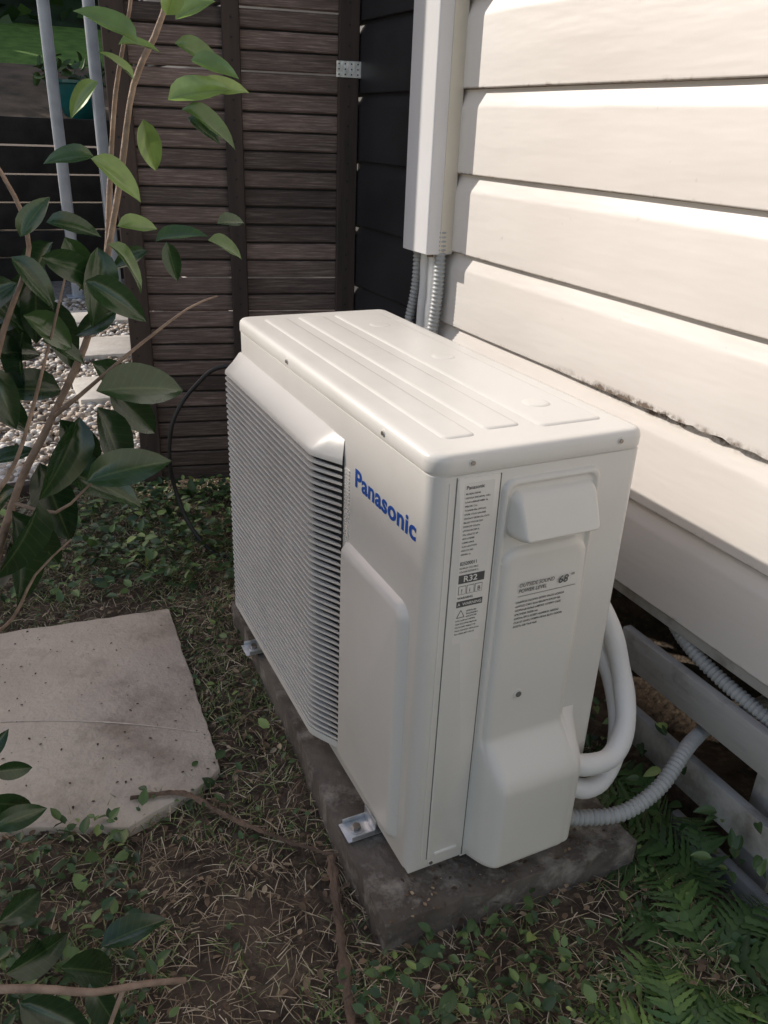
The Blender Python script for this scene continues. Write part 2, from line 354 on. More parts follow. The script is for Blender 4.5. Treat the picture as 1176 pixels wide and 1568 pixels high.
for i in range(3):
    a,b=(.049+i*.0128,.504),(.0605+i*.0128,.517)
    box("icon_frame",(a[0],ly-.0001,a[1]),(b[0],ly+.0003,b[1]),M_ink,U); box("icon_field",(a[0]+.0007,ly-.0003,a[1]+.0007),(b[0]-.0007,ly+.0001,b[1]-.0007),M_label,U)
    text(("!","i","B")[i],(.0528+i*.0128,ly-.0005,.5065),.009,M_ink,bold=.01)
text("WARNING",(.0485,ly,.4965),.0050,M_ink,bold=.01)
box("warning_band",(.0480,ly-.0002,.484),(.0885,ly+.0004,.4935),M_ink,U); text("A  WARNING",(.0495,ly-.0004,.4865),.0062,M_label,bold=.01)
v=[(.049,ly-.0002,.467),(.0625,ly-.0002,.467),(.0557,ly-.0002,.480),(.0508,ly-.0003,.4682),(.0607,ly-.0003,.4682),(.0557,ly-.0003,.4780)]
mesh("triangle_symbol",v,[(0,1,2)],M_ink,U); mesh("triangle_field",v,[(3,4,5)],M_label,U)
for k in range(3): text(words(12),(.0645,ly,.475-k*.0045),.0034,M_ink,sx=.85)
for k in range(5): text(words(22),(.0485,ly,.461-k*.0053),.0034,M_ink,sx=.9)
cy=-.0155
text("OUTSIDE SOUND",(.138,cy,.5035),.0085,M_ink,sx=.88,shear=.2); text("POWER LEVEL",(.138,cy,.4945),.0085,M_ink,sx=.88,shear=.2)
text("68",(.204,cy,.4965),.0170,M_ink,bold=.006,sx=1,shear=.15); text("dB",(.226,cy,.506),.0055,M_ink)
box("label_rule",(.138,cy-.0001,.4885),(.236,cy+.0003,.4890),M_ink,U)
for k in range(7): text(words(34 if k not in (3,6) else 18),(.136,cy,.478-k*.0066),.0046,M_ink,sx=1.0)
rs=[]
for xx,o in ((.001,-.002),(-.0015,0),(-.0065,.005),(-.0105,.010),(-.0118,.017)):
    rs.append([(xx,a,b) for a,b in rrect(.040+o,.262-o*.3,.03+o,.470-o,(max(.022-o,.004),.006,.006,max(.026-o,.004)),6)])
v,f=loft(rs); mesh("front_access_panel",v,f,M_unit,U,50)
# --- grille
gX=-.036; y0,y1=.325,.833; gz0,gz1=.046,.598
def gpath(off=0):
    g=gX+off
    P=[(-.001,y1+.006-off*.2),(g*.75,y1+.002-off*.2),(g,y1-.008)]
    for t in np.linspace(0,1,12)[1:]: P.append((g,(y1-.008)*(1-t)+(y0+.012)*t))
    P+= [(g*.93,y0+.002+off*.3),(g*.70,y0-.014+off*.5),(-.004,y0-.050+off*.8)]
    return P
O=gpath(0); I=gpath(.009)
vv=[];ff=[]
ns=46; pitch=(gz1-gz0)/ns
def band(za,zb,O,I,zi=None,zj=None):
    zi=za if zi is None else zi; zj=zb if zj is None else zj
    n=len(vv); m=len(O)
    for (a,b),(c,d) in zip(O,I): vv.extend([(a,b,za),(a,b,zb),(c,d,zj),(c,d,zi)])
    for k in range(m-1):
        for e in range(4):
            p=n+k*4+e; q=n+k*4+(e+1)%4; ff.append((p,q,q+4,p+4))
    ff.append((n,n+1,n+2,n+3)); ff.append(tuple(n+(m-1)*4+e for e in (3,2,1,0)))
for k in range(1,ns):
    z=gz0+k*pitch; band(z-.0024,z+.0020,O,I,z-.0014,z+.0014)
band(gz0-.008,gz0+.006,O,[( -.001,b) for a,b in I])
mesh("grille_slats",vv,ff,M_slat,U,35)
vv=[];ff=[]
n=len(O)
for (a,b) in O: vv.append((a*.9,b,gz1-.004))
for (a,b) in O: vv.append((a,b,gz1-.003))
for (a,b) in O: vv.append((a*1.0,b,gz1+.003))
for (a,b) in O: vv.append((a*.93,b-(0 if b<.6 else .001),gz1+.007))
for (a,b) in O: vv.append((a*.10 if a<-.01 else -.0005,min(b,y1) if b>.4 else b+ .002,gz1+.036))
for (a,b) in O: vv.append((.001,min(b,y1),gz1+.038))
for r in range(5):
    for k in range(n-1): ff.append((r*n+k,r*n+k+1,(r+1)*n+k+1,(r+1)*n+k))
mesh("grille_hood",vv,ff,M_unit2,U,40)
bm=bmesh.new()
for y in (.45,.575,.70): add_box(bm,(gX+.009,y-.0015,gz0),(gX+.012,y+.0015,gz1))
bm_obj("grille_ties",bm,M_slat,U)
box("grille_cavity",(-.0045,.277,gz0),(-.0010,y1-.002,gz1+.01),M_dark,U)
bm=bmesh.new()
for k in range(5):
    a=k*2*math.pi/5
    R=Matrix.Rotation(a,4,'X')
    pts_=[(-.006,.03,-.02),(-.010,.03,.02),(-.014,.19,.09),(-.006,.20,-.02)]
    vs=[bm.verts.new(Matrix.Translation((0,.57,.32))@R@Vector(p)) for p in pts_]; bm.faces.new(vs)
bm_obj("fan_blades",bm,M_black,U)
bm=bmesh.new()
for k in range(90): add_box(bm,(-.0020,.254,.055+k*.006),(.0005,.270,.058+k*.006))
bm_obj("slat_reflection_ribs",bm,M_unit,U)  # ribs shaped to imitate light reflected off the slats
bm=bmesh.new()
for k in range(60): add_box(bm,(D,.05+k*.0125,.03),(D+.003,.052+k*.0125,.66))
bm_obj("coil_guard",bm,M_dark,U)
PI=empty("refrigerant_pipes")
sweep("lagged_pipe_upper",[(.272,-.028,.155),(.31,-.034,.145),(.36,-.030,.145),(.405,.0,.18),(.43,.06,.245),(.425,.11,.32),(.40,.17,.37),(.39,.3,.36),(.45,.6,.36),(.56,.95,.40),(.592,1.09,.5),(.598,1.10,.7),(.600,1.105,.82)],lambda s,t:.0175+.0006*math.sin(s*70),M_pipe,PI,16,.01)
sweep("lagged_pipe_lower",[(.272,-.030,.112),(.31,-.036,.096),(.35,-.030,.10),(.395,.0,.135),(.425,.06,.20),(.42,.13,.27),(.41,.2,.30),(.41,.3,.30),(.48,.6,.30),(.58,1.0,.36),(.595,1.14,.5),(.598,1.145,.7),(.600,1.15,.82)],lambda s,t:.016+.0006*math.sin(s*60),M_pipe,PI,16,.01)
C1=empty("flexible_conduit")
sweep("conduit",[(.262,-.032,.052),(.31,-.045,.040),(.38,-.060,.038),(.46,-.052,.055),(.54,-.02,.078),(.60,.01,.066),(.68,.04,.05),(.85,.06,.04)],corr(.0125,.0095),M_cond,C1,14,.0020,60)
C1=empty("flexible_conduit")
sweep("conduit",[(.66,-.35,.14),(.65,-.12,.165),(.643,.02,.182),(.645,.12,.205),(.70,.25,.22)],corr(.0125,.0095),M_cond,C1,14,.0020,60)
# ---------------------------------------------------------------- duct
DU=empty("pipe_cover_duct")
dx0,dx1,dy0,dy1,dz=.550,.622,1.060,1.195,.785
rs=[[(a,b,z) for a,b in rrect(dx0+o,dx1,dy0+o,dy1-o,(.006,.001,.001,.006),5)] for z,o in ((dz,.001),(dz+.001,0),(3.0,0))]
v,f=loft(rs); mesh("cover",v,f,M_duct,DU,40)
box("back_channel",(dx0+.036,dy0-.003,dz+.004),(dx1+.001,dy1+.003,2.98),M_duct2,DU,.002)
for i,(y,r,m) in enumerate(((1.070,.0135,M_cond),(1.190,.0125,M_cond))):
    sweep("riser_conduit",[(.595,y,.84),(.595,y,.70),(.590+.0*i,y+(.01 if i==0 else .025),.58),(.575,y+(.02 if i==0 else .05),.42),(.56,y,.25)],corr(r,.0105),m,DU,14,.002,60)
disk("drip_stub",(.575,1.085,.783),'z',.008,.012,M_stick,parent=DU)
# ---------------------------------------------------------------- house
HS=empty("weatherboard_house")
def boards(name,ya,yb,m,z0k,z1k,nseg):
    V=[];F=[]
    for k in range(z0k,z1k):
        zb=Z0+k*PIT
        prof=[(.0,0.0),(-.018,.0),(-.0195,.002),(-.0195,.140),(-.018,.148),(-.0065,.174),(-.0055,.1785),(-.0055,PIT-.0002)]
        n0=len(V); m_=len(prof)
        for j in range(nseg+1):
            y=ya+(yb-ya)*j/nseg; w1=.0014*noise.noise(Vector((y*4,k*3.1,0))); w2=.0016*noise.noise(Vector((y*2.3,k*7.1,5)))
            lift=0
            if k==2:
                bell=math.exp(-((y-.16)/.20)**2); lift=.007*bell; w1-=.007*bell
                if -.1<y<.6: w2+=.005*max(0,noise.noise(Vector((y*30,1,9))))*bell*2
            for a,b in prof:
                fall=max(0,1-b/.06)
                V.append((W+.0+a+(w1*(fall if k==2 else 1) if a<-.01 else 0),y,zb+b+(w2+lift*(1-b/.01 if b<.01 else 0) if b<.01 else 0)))
        for j in range(nseg):
            for i in range(m_-1): F.append((n0+j*m_+i,n0+(j+1)*m_+i,n0+(j+1)*m_+i+1,n0+j*m_+i+1))
        F.append(tuple(n0+i for i in range(m_))); F.append(tuple(n0+nseg*m_+i for i in range(m_-1,-1,-1)))
    return mesh(name,V,F,m,HS,28)
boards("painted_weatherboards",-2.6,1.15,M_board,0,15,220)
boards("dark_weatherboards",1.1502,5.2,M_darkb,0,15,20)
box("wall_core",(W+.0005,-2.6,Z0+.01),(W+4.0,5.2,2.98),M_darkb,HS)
box("eave",(W-.30,-2.8,2.985),(W+4.2,5.4,3.08),M_board,HS,.005)
v=[(W-.34,-2.9,3.082),(W+4.3,-2.9,3.082),(W+2,-2.9,4.0),(W-.34,5.5,3.082),(W+4.3,5.5,3.082),(W+2,5.5,4.0)]
mesh("roof",v,[(0,1,2),(3,5,4),(0,2,5,3),(1,4,5,2),(0,3,4,1)],M_roof,HS)
bm=bmesh.new()
for (zt,yl,dz_) in ((.168,.245,.078),(.006,.215,.076),(-.135,.03,.07)):
    add_box(bm,(W-.030,-2.4,zt-dz_),(W-.010,yl,zt),.002)
bm_obj("subfloor_battens",bm,M_batten,HS,30)
bm=bmesh.new()
for y in (-1.9,-1.0,-.12,.75,1.7): add_box(bm,(W+.03,y-.04,-.5),(W+.12,y+.04,Z0+.02),.003)
bm_obj("stumps",bm,M_batten,HS,30)
box("bottom_plate",(W-.006,-2.5,Z0-.03),(W+.06,5.1,Z0-.004),M_batten,HS,.002)
# ---------------------------------------------------------------- slab and paver
def rough_poly(name,poly,zt,zb,m,seed,amp=.006,seg=.02,chip=.004):
    P=[];n=len(poly)
    for i in range(n):
        a=Vector(poly[i]);b=Vector(poly[(i+1)%n]); k=max(2,int((b-a).length/seg))
        for j in range(k):
            p=a.lerp(b,j/k); P.append(p+Vector((noise.noise(Vector((p.x*20,p.y*20,seed))),noise.noise(Vector((p.x*20,p.y*20,seed+9)))))*amp)
    c=sum(P,Vector((0,0)))/len(P)
    R=[]
    for z,s in ((zb,0),(zt-.004,.0),(zt-.001,.0010),(zt,.003)):
        rg=[]
        for q in P:
            d=(c-q).normalized(); e=s+(max(0,noise.noise(Vector((q.x*35,q.y*35,seed+3))))*chip*2 if z>zt-.009 else 0)
            rg.append((q.x+d.x*e,q.y+d.y*e,z-(0 if z<zt-.01 else .0012*noise.noise(Vector((q.x*50,q.y*50,1))))))
        R.append(rg)
    v,f=loft(R); return mesh(name,v,f,m,None,35)
rough_poly("concrete_slab",[(-.062,-.055),(.405,-.078),(.415,.93),(-.015,.94),(-.035,.45),(-.055,.18)],-.021,-.20,M_conc,3,.007,.015,.005)
rough_poly("stepping_stone",[(-.68,1.085),(-.154,1.032),(-.170,.72),(-.186,.415),(-.235,.385),(-.375,.338),(-.56,.415),(-.72,.44)],-.064,-.12,M_paver,5,.004,.02,.003)
# ---------------------------------------------------------------- gate
GA=empty("timber_slat_gate")
p0=Vector((-.066,1.83)); p1=Vector((.622,1.672)); gl=(p1-p0).length; gd=(p1-p0)/gl; ang=math.atan2(gd.y,gd.x)
def gbox(bm,u0,u1,w0,w1,z0,z1,bev=.002,rz=0):
    vs=add_box(bm,(u0*gl,w0,z0),(u1*gl,w1,z1),bev,1)
    M=Matrix.Translation((p0.x,p0.y,0))@Matrix.Rotation(ang,4,'Z')
    if rz: M=M@Matrix.Translation(((u0+u1)/2*gl,0,(z0+z1)/2))@Matrix.Rotation(rz,4,'Y')@Matrix.Translation((-(u0+u1)/2*gl,0,-(z0+z1)/2))
    for v in vs: v.co=M@v.co
    return vs
bm=bmesh.new(); lay=bm.verts.layers.float.new("rnd"); z=-.045; zc=[]
while z<1.98:
    hgt=.0465+random.uniform(-.001,.001)
    for (ua,ub) in ((.05,.49),(.49,.97)):
        r=min(1,max(0,random.gauss(.5,.28))); 
        for v in gbox(bm,ua+.001,ub-.001,.0+random.uniform(-.001,.001),.018,z,z+hgt,.0035,random.uniform(-.004,.004)): v[lay]=r
    zc.append(z+hgt/2); z+=.0520
bm_obj("slats",bm,M_slatw,GA,30)
bm=bmesh.new(); zz=-.045+.0496  # dark strips added behind the slat gaps to stop light showing through
while zz<1.98: gbox(bm,.05,.97,.0125,.030,zz-.008,zz+.008,.001); zz+=.104 if random.random()<.08 else .052
bm_obj("gap_light_blockers",bm,M_dark,GA,30)
bm=bmesh.new()
for (a,b) in ((.0,.092),(.452,.522),(.915,1.0)): gbox(bm,a,b,-.022,-.0015,-.055,2.0,.003)
bm_obj("stiles",bm,M_post,GA,30)
bm=bmesh.new()
M=Matrix.Translation((p0.x,p0.y,0))@Matrix.Rotation(ang,4,'Z')
for zz in zc:
    for u in (.030,.487,.957):
        bmesh.ops.create_cone(bm,cap_ends=True,segments=10,radius1=.0034,radius2=.0034,depth=.002,matrix=M@Matrix.Translation((u*gl,-.0222,zz+random.uniform(-.004,.004)))@Matrix.Rotation(math.pi/2,4,'X'))
bm_obj("nail_holes",bm,M_dark,GA)
bm=bmesh.new(); gbox(bm,.905,1.06,-.0255,-.0232,1.195,1.238,.001); bm_obj("bracket",bm,M_zinc,GA,30)
bm=bmesh.new()
for i in range(6):
    for j in range(3):
        bmesh.ops.create_cone(bm,cap_ends=True,segments=8,radius1=.0022,radius2=.0022,depth=.001,matrix=M@Matrix.Translation(((.915+i*.026)*gl,-.0262,1.203+j*.0135))@Matrix.Rotation(math.pi/2,4,'X'))
bm_obj("bracket_holes",bm,M_dark,GA)
HO=empty("garden_hose")
sweep("hose",[(.30,1.25,.44),(.118,1.38,.455),(.03,1.40,.40),(-.035,1.40,.31),(-.055,1.40,.20),(-.045,1.40,.10),(-.02,1.36,.0),(.03,1.3,-.07),(.1,1.25,-.085)],lambda s,t:.006,M_black,HO,10,.01)
# ---------------------------------------------------------------- gravel garden beyond
def ico(n=1):
    bm=bmesh.new(); bmesh.ops.create_icosphere(bm,subdivisions=n,radius=1); v=[tuple(x.co) for x in bm.verts]; f=[[q.index for q in p.verts] for p in bm.faces]; bm.free(); return v,f
mesh("gravel_bed_base",[(-1.6,1.98,-.075),(.60,1.98,-.075),(.60,6.0,-.075),(-1.6,6.0,-.075)],[(0,1,2,3)],mat("gravel_fines",(.36,.33,.30),(.14,.12,.11),60,.9,.8,90))
N=8500
gxv=rng.uniform(-.95,.55,N); gyv=1.97+ (rng.random(N)**1.35)*3.2
a=rng.uniform(.007,.020,N); R=np.zeros((N,3,3))
for i in range(N):
    E=Matrix.Rotation(rng.uniform(0,6.28),3,'Z')@Matrix.Rotation(rng.normal(0,.35),3,'X')
    R[i]=np.array(E)@np.diag([a[i]*rng.uniform(.9,1.5),a[i]*rng.uniform(.8,1.1),a[i]*rng.uniform(.5,.8)])
v,f=ico(1)
M_grav=leafmat("gravel_stone",[(0,(.80,.77,.73)),(.4,(.66,.61,.55)),(.75,(.52,.41,.31)),(1,(.17,.15,.13))],.8,0)
scatter("gravel",v,f,R,np.stack([gxv,gyv,-.070+rng.uniform(0,.014,N)],1),M_grav,rng.random(N))
M_step=mat("path_paver_stone",(.66,.62,.57),(.55,.51,.46),10,.85,.3,60)
for (xa,xb,ya,yb) in ((-.15,.20,2.80,3.16),(-.08,.26,3.55,3.95),(-.02,.33,4.35,4.7)):
    rough_poly("path_paver",[(xa,ya),(xb,ya),(xb,yb),(xa,yb)],-.040,-.10,M_step,xa*30,.006)
box("timber_edging",(-1.6,1.935,-.10),(-.07,1.975,-.045),M_post,None,.004)
RW=empty("retaining_wall"); bm=bmesh.new()
for k in range(6): add_box(bm,(-4,5.98+random.uniform(0,.01),-.08+k*.19),(.60,6.08,.095+k*.19),.01)
bm_obj("sleepers",bm,mat("sleeper",(.034,.03,.027),(.018,.016,.015),8,.9,.4,20),RW,30)
V=[(-8,6.08,1.0),(6,6.08,1.0),(6,8.0,1.46),(-8,8.0,1.46)]
mesh("garden_terrace",V,[(0,1,2,3)],mat("terrace_soil",(.20,.14,.095),(.09,.07,.045),4,.95,.8,20))
mesh("lawn",[(-12,8.01,1.44),(9,8.01,1.44),(9,10.2,1.95),(-12,10.2,1.95)],[(0,1,2,3)],M_lawn)
mesh("hillside",[(-14,10.15,1.9),(12,10.15,1.9),(12,14,5.8),(-14,14,5.8)],[(0,1,2,3)],mat("hillside_scrub",(.03,.055,.02),(.012,.02,.01),3,.95,1,12))
def post(x):
    o=empty("metal_post"); v,f=loft([[(a,b,z) for a,b in rrect(x-.035,x+.035,5.3,5.36,(.012,)*4,4)] for z in (-.1,2.6)]); mesh("tube",v,f,M_alu,o,40); box("base_plate",(x-.07,5.27,-.08),(x+.07,5.39,-.065),M_alu,o,.002)
post(.14);post(.405)
PT=empty("plant_pot")
rs=[[(.42+r*math.cos(t),6.35+r*math.sin(t),z) for t in np.linspace(0,2*math.pi,25)[:-1]] for z,r in ((1.04,.10),(1.08,.13),(1.20,.16),(1.27,.165),(1.28,.18),(1.30,.18),(1.30,.16),(1.24,.15))]
v,f=loft(rs); mesh("pot",v,f,M_teal,PT,40)
NB=empty("added_shade_house")  # unseen house added off-frame to shade the unit's front and the ground
M_rend=mat("added_house_render",(.62,.58,.52),(.56,.52,.47),2,.8,.2,30)
nbx=-8.0
box("added_house_walls",(nbx-5,5.0,-.1),(nbx,10.5,7.38),M_rend,NB)
box("added_house_fascia",(nbx-5.2,4.9,7.385),(nbx+.0,10.6,7.67),M_roof,NB,.01)
for yy in (6.0,7.8,9.6):
    for zz in (1.0,4.2):
        box("added_house_window_frame",(nbx-.02,yy-.45,zz),(nbx+.03,yy+.45,zz+1.3),M_duct,NB,.005); box("added_house_window_glass",(nbx+.031,yy-.39,zz+.06),(nbx+.035,yy+.39,zz+1.24),M_dark,NB)
# ---------------------------------------------------------------- foliage
def leaf_t(rows=7,fold=.18,droop=.25,wid=.24,p=.85):
    V=[];F=[]
    for i in range(rows+1):
        s=i/rows; w=wid*(math.sin(math.pi*min(1,s**p)))**.75 if 0<s<1 else .004
        for c in (-1,-.5,0,.5,1):
            V.append((c*w, s, fold*abs(c)*w*2 - droop*s*s + .02*math.sin(9*s)*abs(c)))
    for i in range(rows):
        for j in range(4): F.append((i*5+j,i*5+j+1,(i+1)*5+j+1,(i+1)*5+j))
    return V,F
LT,LF=leaf_t(8,.30,.30,.235)
LA=(np.tile([1,.5,0,.5,1],9),np.repeat(np.arange(9)/8,5))
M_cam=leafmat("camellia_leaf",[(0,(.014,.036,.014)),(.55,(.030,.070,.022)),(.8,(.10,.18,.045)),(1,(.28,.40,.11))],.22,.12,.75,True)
def chart(px,py): return np.array([-.4954+.000896*px+.0000186*py, 0, 1.0202+.000586*px-.000432*py])
SH=empty("camellia_shrub")
stems=[[(-.62,.12,-.10),(-.58,.12,.25),(-.53,.12,.5),(-.470,.1,.681),(-.418,.1,.773),(-.3675,.1,.868),(-.3285,.1,.996),(-.304,.1,1.096),(-.271,.1,1.158),(-.25,.1,1.25)],
 [(-.3675,.1,.868),(-.345,.11,.93),(-.333,.12,1.0),(-.318,.12,1.09),(-.300,.11,1.16),(-.29,.1,1.22)],
 [(-.56,.12,.36),(-.52,.06,.55),(-.50,.04,.70),(-.462,.03,.86),(-.42,.05,.955),(-.435,.05,1.02),(-.47,.05,1.08)],
 [(-.418,.1,.773),(-.39,.08,.80),(-.33,.08,.845),(-.27,.08,.885),(-.235,.09,.895)],
 [(-.50,.04,.70),(-.46,.02,.76),(-.42,.02,.86),(-.395,.02,.93)],
 [(-.470,.1,.681),(-.43,.06,.68),(-.40,.04,.71),(-.37,.04,.735)],
 [(-.53,.12,.5),(-.49,.06,.56),(-.46,.04,.62),(-.42,.03,.66)]]
vv=[];ff=[]
for i,s in enumerate(stems):
    r0=(.0065,.0036,.0045,.0026,.0026,.0024,.0026)[i]; acc_=sweep_data(s,lambda d,t,r0=r0:r0*(1-.62*t)*(1+.06*math.sin(d*60)),8,.02); acc(acc_)
mesh("stems",vv,ff,M_bark,SH,60)
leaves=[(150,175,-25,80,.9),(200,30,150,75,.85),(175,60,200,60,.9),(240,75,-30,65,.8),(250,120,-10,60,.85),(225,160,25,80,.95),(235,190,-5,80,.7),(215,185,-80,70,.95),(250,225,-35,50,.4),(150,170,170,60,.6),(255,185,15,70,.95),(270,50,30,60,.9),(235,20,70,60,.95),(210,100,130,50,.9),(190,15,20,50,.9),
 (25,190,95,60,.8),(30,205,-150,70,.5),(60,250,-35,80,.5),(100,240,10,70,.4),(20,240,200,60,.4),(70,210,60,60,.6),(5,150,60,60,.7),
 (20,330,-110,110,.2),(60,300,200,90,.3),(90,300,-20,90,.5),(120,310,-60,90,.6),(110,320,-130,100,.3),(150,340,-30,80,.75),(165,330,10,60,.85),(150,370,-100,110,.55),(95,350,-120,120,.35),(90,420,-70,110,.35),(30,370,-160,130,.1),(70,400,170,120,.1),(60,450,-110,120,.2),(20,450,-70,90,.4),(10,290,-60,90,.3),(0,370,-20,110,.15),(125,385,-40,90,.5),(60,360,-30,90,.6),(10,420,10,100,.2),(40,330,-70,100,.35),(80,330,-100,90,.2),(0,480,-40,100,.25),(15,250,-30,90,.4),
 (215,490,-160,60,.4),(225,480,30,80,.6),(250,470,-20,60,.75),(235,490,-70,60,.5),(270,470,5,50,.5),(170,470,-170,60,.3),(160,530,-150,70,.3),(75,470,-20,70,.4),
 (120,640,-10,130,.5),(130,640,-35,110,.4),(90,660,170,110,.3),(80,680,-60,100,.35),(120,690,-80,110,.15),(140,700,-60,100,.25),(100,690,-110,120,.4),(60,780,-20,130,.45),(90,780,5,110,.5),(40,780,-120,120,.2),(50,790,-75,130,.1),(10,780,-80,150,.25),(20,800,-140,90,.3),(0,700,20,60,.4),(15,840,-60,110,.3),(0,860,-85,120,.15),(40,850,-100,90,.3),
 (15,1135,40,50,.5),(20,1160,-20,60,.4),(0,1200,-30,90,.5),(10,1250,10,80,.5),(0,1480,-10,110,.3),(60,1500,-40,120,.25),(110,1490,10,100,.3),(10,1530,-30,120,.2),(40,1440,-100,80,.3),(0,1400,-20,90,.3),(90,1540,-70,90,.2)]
T=[];Nn=[];P=[];Sz=[];Rd=[]
for (px,py,an,ln,r) in leaves:
    c=chart(px,py); low=py>1000
    c[1]=rng.uniform(-.0,.16) if not low else -.02+rng.uniform(0,.06)
    if low: c=np.array([-.56+.00095*px, -.10+(1568-py)*.0004, max(.0,.36-(py-1100)*.00058)+.03])
    an=math.radians(an+rng.normal(0,6)); t=np.array([math.cos(an),rng.normal(-.1,.3),math.sin(an)-.05]); T.append(t); n=np.array([rng.normal(0,.35),-.75+rng.normal(0,.3),.75+rng.normal(0,.2)]); Nn.append(n)
    P.append(c); Sz.append(ln*(.00078 if py>560 else .00070)); Rd.append(r)
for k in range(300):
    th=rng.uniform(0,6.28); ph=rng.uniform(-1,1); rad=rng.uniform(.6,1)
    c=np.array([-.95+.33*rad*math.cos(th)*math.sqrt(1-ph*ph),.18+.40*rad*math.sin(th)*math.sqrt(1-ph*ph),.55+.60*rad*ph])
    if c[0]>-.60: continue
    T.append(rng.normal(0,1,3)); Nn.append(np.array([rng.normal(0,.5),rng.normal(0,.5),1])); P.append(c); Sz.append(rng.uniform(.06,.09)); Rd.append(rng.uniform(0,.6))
T=np.array(T);Nn=np.array(Nn);P=np.array(P);Sz=np.array(Sz)
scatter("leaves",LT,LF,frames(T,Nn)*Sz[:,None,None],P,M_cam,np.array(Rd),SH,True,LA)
sweep("low_twig",[(-.62,-.1,.22),(-.53,-.14,.225),(-.47,-.16,.21),(-.42,-.16,.195),(-.375,-.16,.175)],lambda s,t:.0050*(1-.3*t),M_bark,SH,8,.02)
sweep("low_twig",[(-.44,-.16,.202),(-.46,-.17,.165),(-.48,-.18,.12)],lambda s,t:.003*(1-.3*t),M_bark,SH,8,.02)
M_hedge=leafmat("tree_leaf",[(0,(.02,.045,.012)),(1,(.08,.15,.035))],.5,0)
QT=[(-.3,.0,0),(.3,0,0),(.35,.7,.05),(-.35,.7,.05)]; QF=[(0,1,2,3)]
N=3500; q=np.stack([rng.uniform(-4,5,N),rng.uniform(10.1,12,N),rng.uniform(1.7,5.0,N)],1)
scatter("background_trees",QT,QF,frames(rng.normal(0,1,(N,3)),rng.normal(0,1,(N,3)))*rng.uniform(.2,.4,N)[:,None,None],q,M_hedge,rng.random(N))
N=900; q=np.stack([rng.uniform(-3,3,N),rng.uniform(6.9,7.8,N),rng.uniform(1.2,1.5,N)],1); q=q[np.abs(np.sin(q[:,0]*2.3))>.45]; N=len(q)
scatter("terrace_shrubs",LT,LF,frames(rng.normal(0,1,(N,3)),rng.normal(0,1,(N,3)))*rng.uniform(.08,.16,N)[:,None,None],q,M_hedge,rng.random(N))
# ---------------------------------------------------------------- ground cover
def nz(x,y,s,o): return np.array([noise.noise(Vector((a*s,b*s,o))) for a,b in zip(x,y)])
def inpaver(x,y,m=0): return (x>-.70-m)&(x<-.165+m)&(y>.41-m)&(y<1.04+m)&~((y<.47)&(x>-.26))
def inslab(x,y,m=0): return (x>-.06+.045*sstep(.0,.9,y)-m)&(x<.41+m)&(y>-.07-m)&(y<.935+m)
def pts(n,m=0,dens=None,xr=(-.8,.63),yr=(-.5,1.9)):
    x=rng.uniform(*xr,n); y=rng.uniform(*yr,n); k=~inpaver(x,y,m)&~inslab(x,y,m); x,y=x[k],y[k]
    if dens is not None:
        d=dens(x,y); k=rng.random(len(x))<d; x,y=x[k],y[k]
    return x,y
GC=empty("ground_cover_weeds")
def green(x,y):
    d=.38+1.2*nz(x,y,6,1)+.8*nz(x,y,17,2)
    d+=.5*sstep(1.0,1.3,y)*(x>-.35) + .40*sstep(-.08,-.2,y)*sstep(-.25,.0,x) + .35*((x>-.17)&(x<-.03)&(y>.2)) + .5*(x>.42) + .25*(x<-.38)*(y<.4)
    d-=.70*np.exp(-((x+.25)**2+(y-.08)**2)/.035)
    return np.clip(d,.04,1)
bt=[(-.5,0,0),(.5,0,0),(-.42,.4,.02),(.42,.4,.02),(-.28,.75,-.08),(.28,.75,-.08),(-.02,1,-.28),(.02,1,-.28)]; bf=[(0,1,3,2),(2,3,5,4),(4,5,7,6)]
M_grass=leafmat("grass_blade",[(0,(.085,.125,.038)),(.5,(.16,.225,.065)),(.75,(.27,.31,.12)),(1,(.52,.45,.27))],.5,0)
def blades(name,x,y,l0,l1,w,m,up,parent,zoff=0,rpow=1):
    N=len(x); t=rng.normal(0,1,(N,3)); t[:,2]=np.abs(rng.normal(up,.3*max(up,.2),N)); n=np.stack([rng.normal(0,.4,N),rng.normal(0,.4,N),np.ones(N)],1)
    Fm=frames(t,n); ln=rng.uniform(l0,l1,N); S=np.stack([rng.uniform(.7,1.3,N)*w,ln,ln],1)
    return scatter(name,bt,bf,Fm*S[:,None,:],np.stack([x,y,gz(x,y)-.004+zoff],1),m,rng.random(N)**rpow,parent)
x,y=pts(40000,-.010,green); blades("grass",x,y,.012,.042,.0024,M_grass,.7,GC)
M_straw=leafmat("dry_straw",[(0,(.17,.12,.08)),(.5,(.38,.29,.19)),(1,(.74,.64,.47))],.7,0)
x,y=pts(26000,-.008,lambda x,y:np.clip(.5+.8*nz(x,y,6,8)+.5*np.exp(-((x+.25)**2+(y-.10)**2)/.05),.1,1)); blades("dry_straw",x,y,.012,.055,.0014,M_straw,.14,GC,.010)
WT,WF=leaf_t(4,.15,.2,.30,.8)
M_weed=leafmat("weed_leaf",[(0,(.026,.055,.020)),(.6,(.060,.115,.038)),(.9,(.15,.23,.07)),(1,(.28,.36,.11))],.42,0)
x,y=pts(7500,-.005,lambda x,y:np.clip(green(x,y)*.9-.16,0,1)); 
x2,y2=pts(700,-.005,None,(-.35,.3),(1.1,1.75)); x3,y3=pts(380,-.005,None,(-.6,-.38),(-.3,.38)); x4,y4=pts(260,-.005,None,(-.15,.2),(-.35,-.07))
x=np.concatenate([x,x2,x3,x4]); y=np.concatenate([y,y2,y3,y4]); N=len(x)
big=np.zeros(N); big[-(len(x3)+len(x4)):]=1
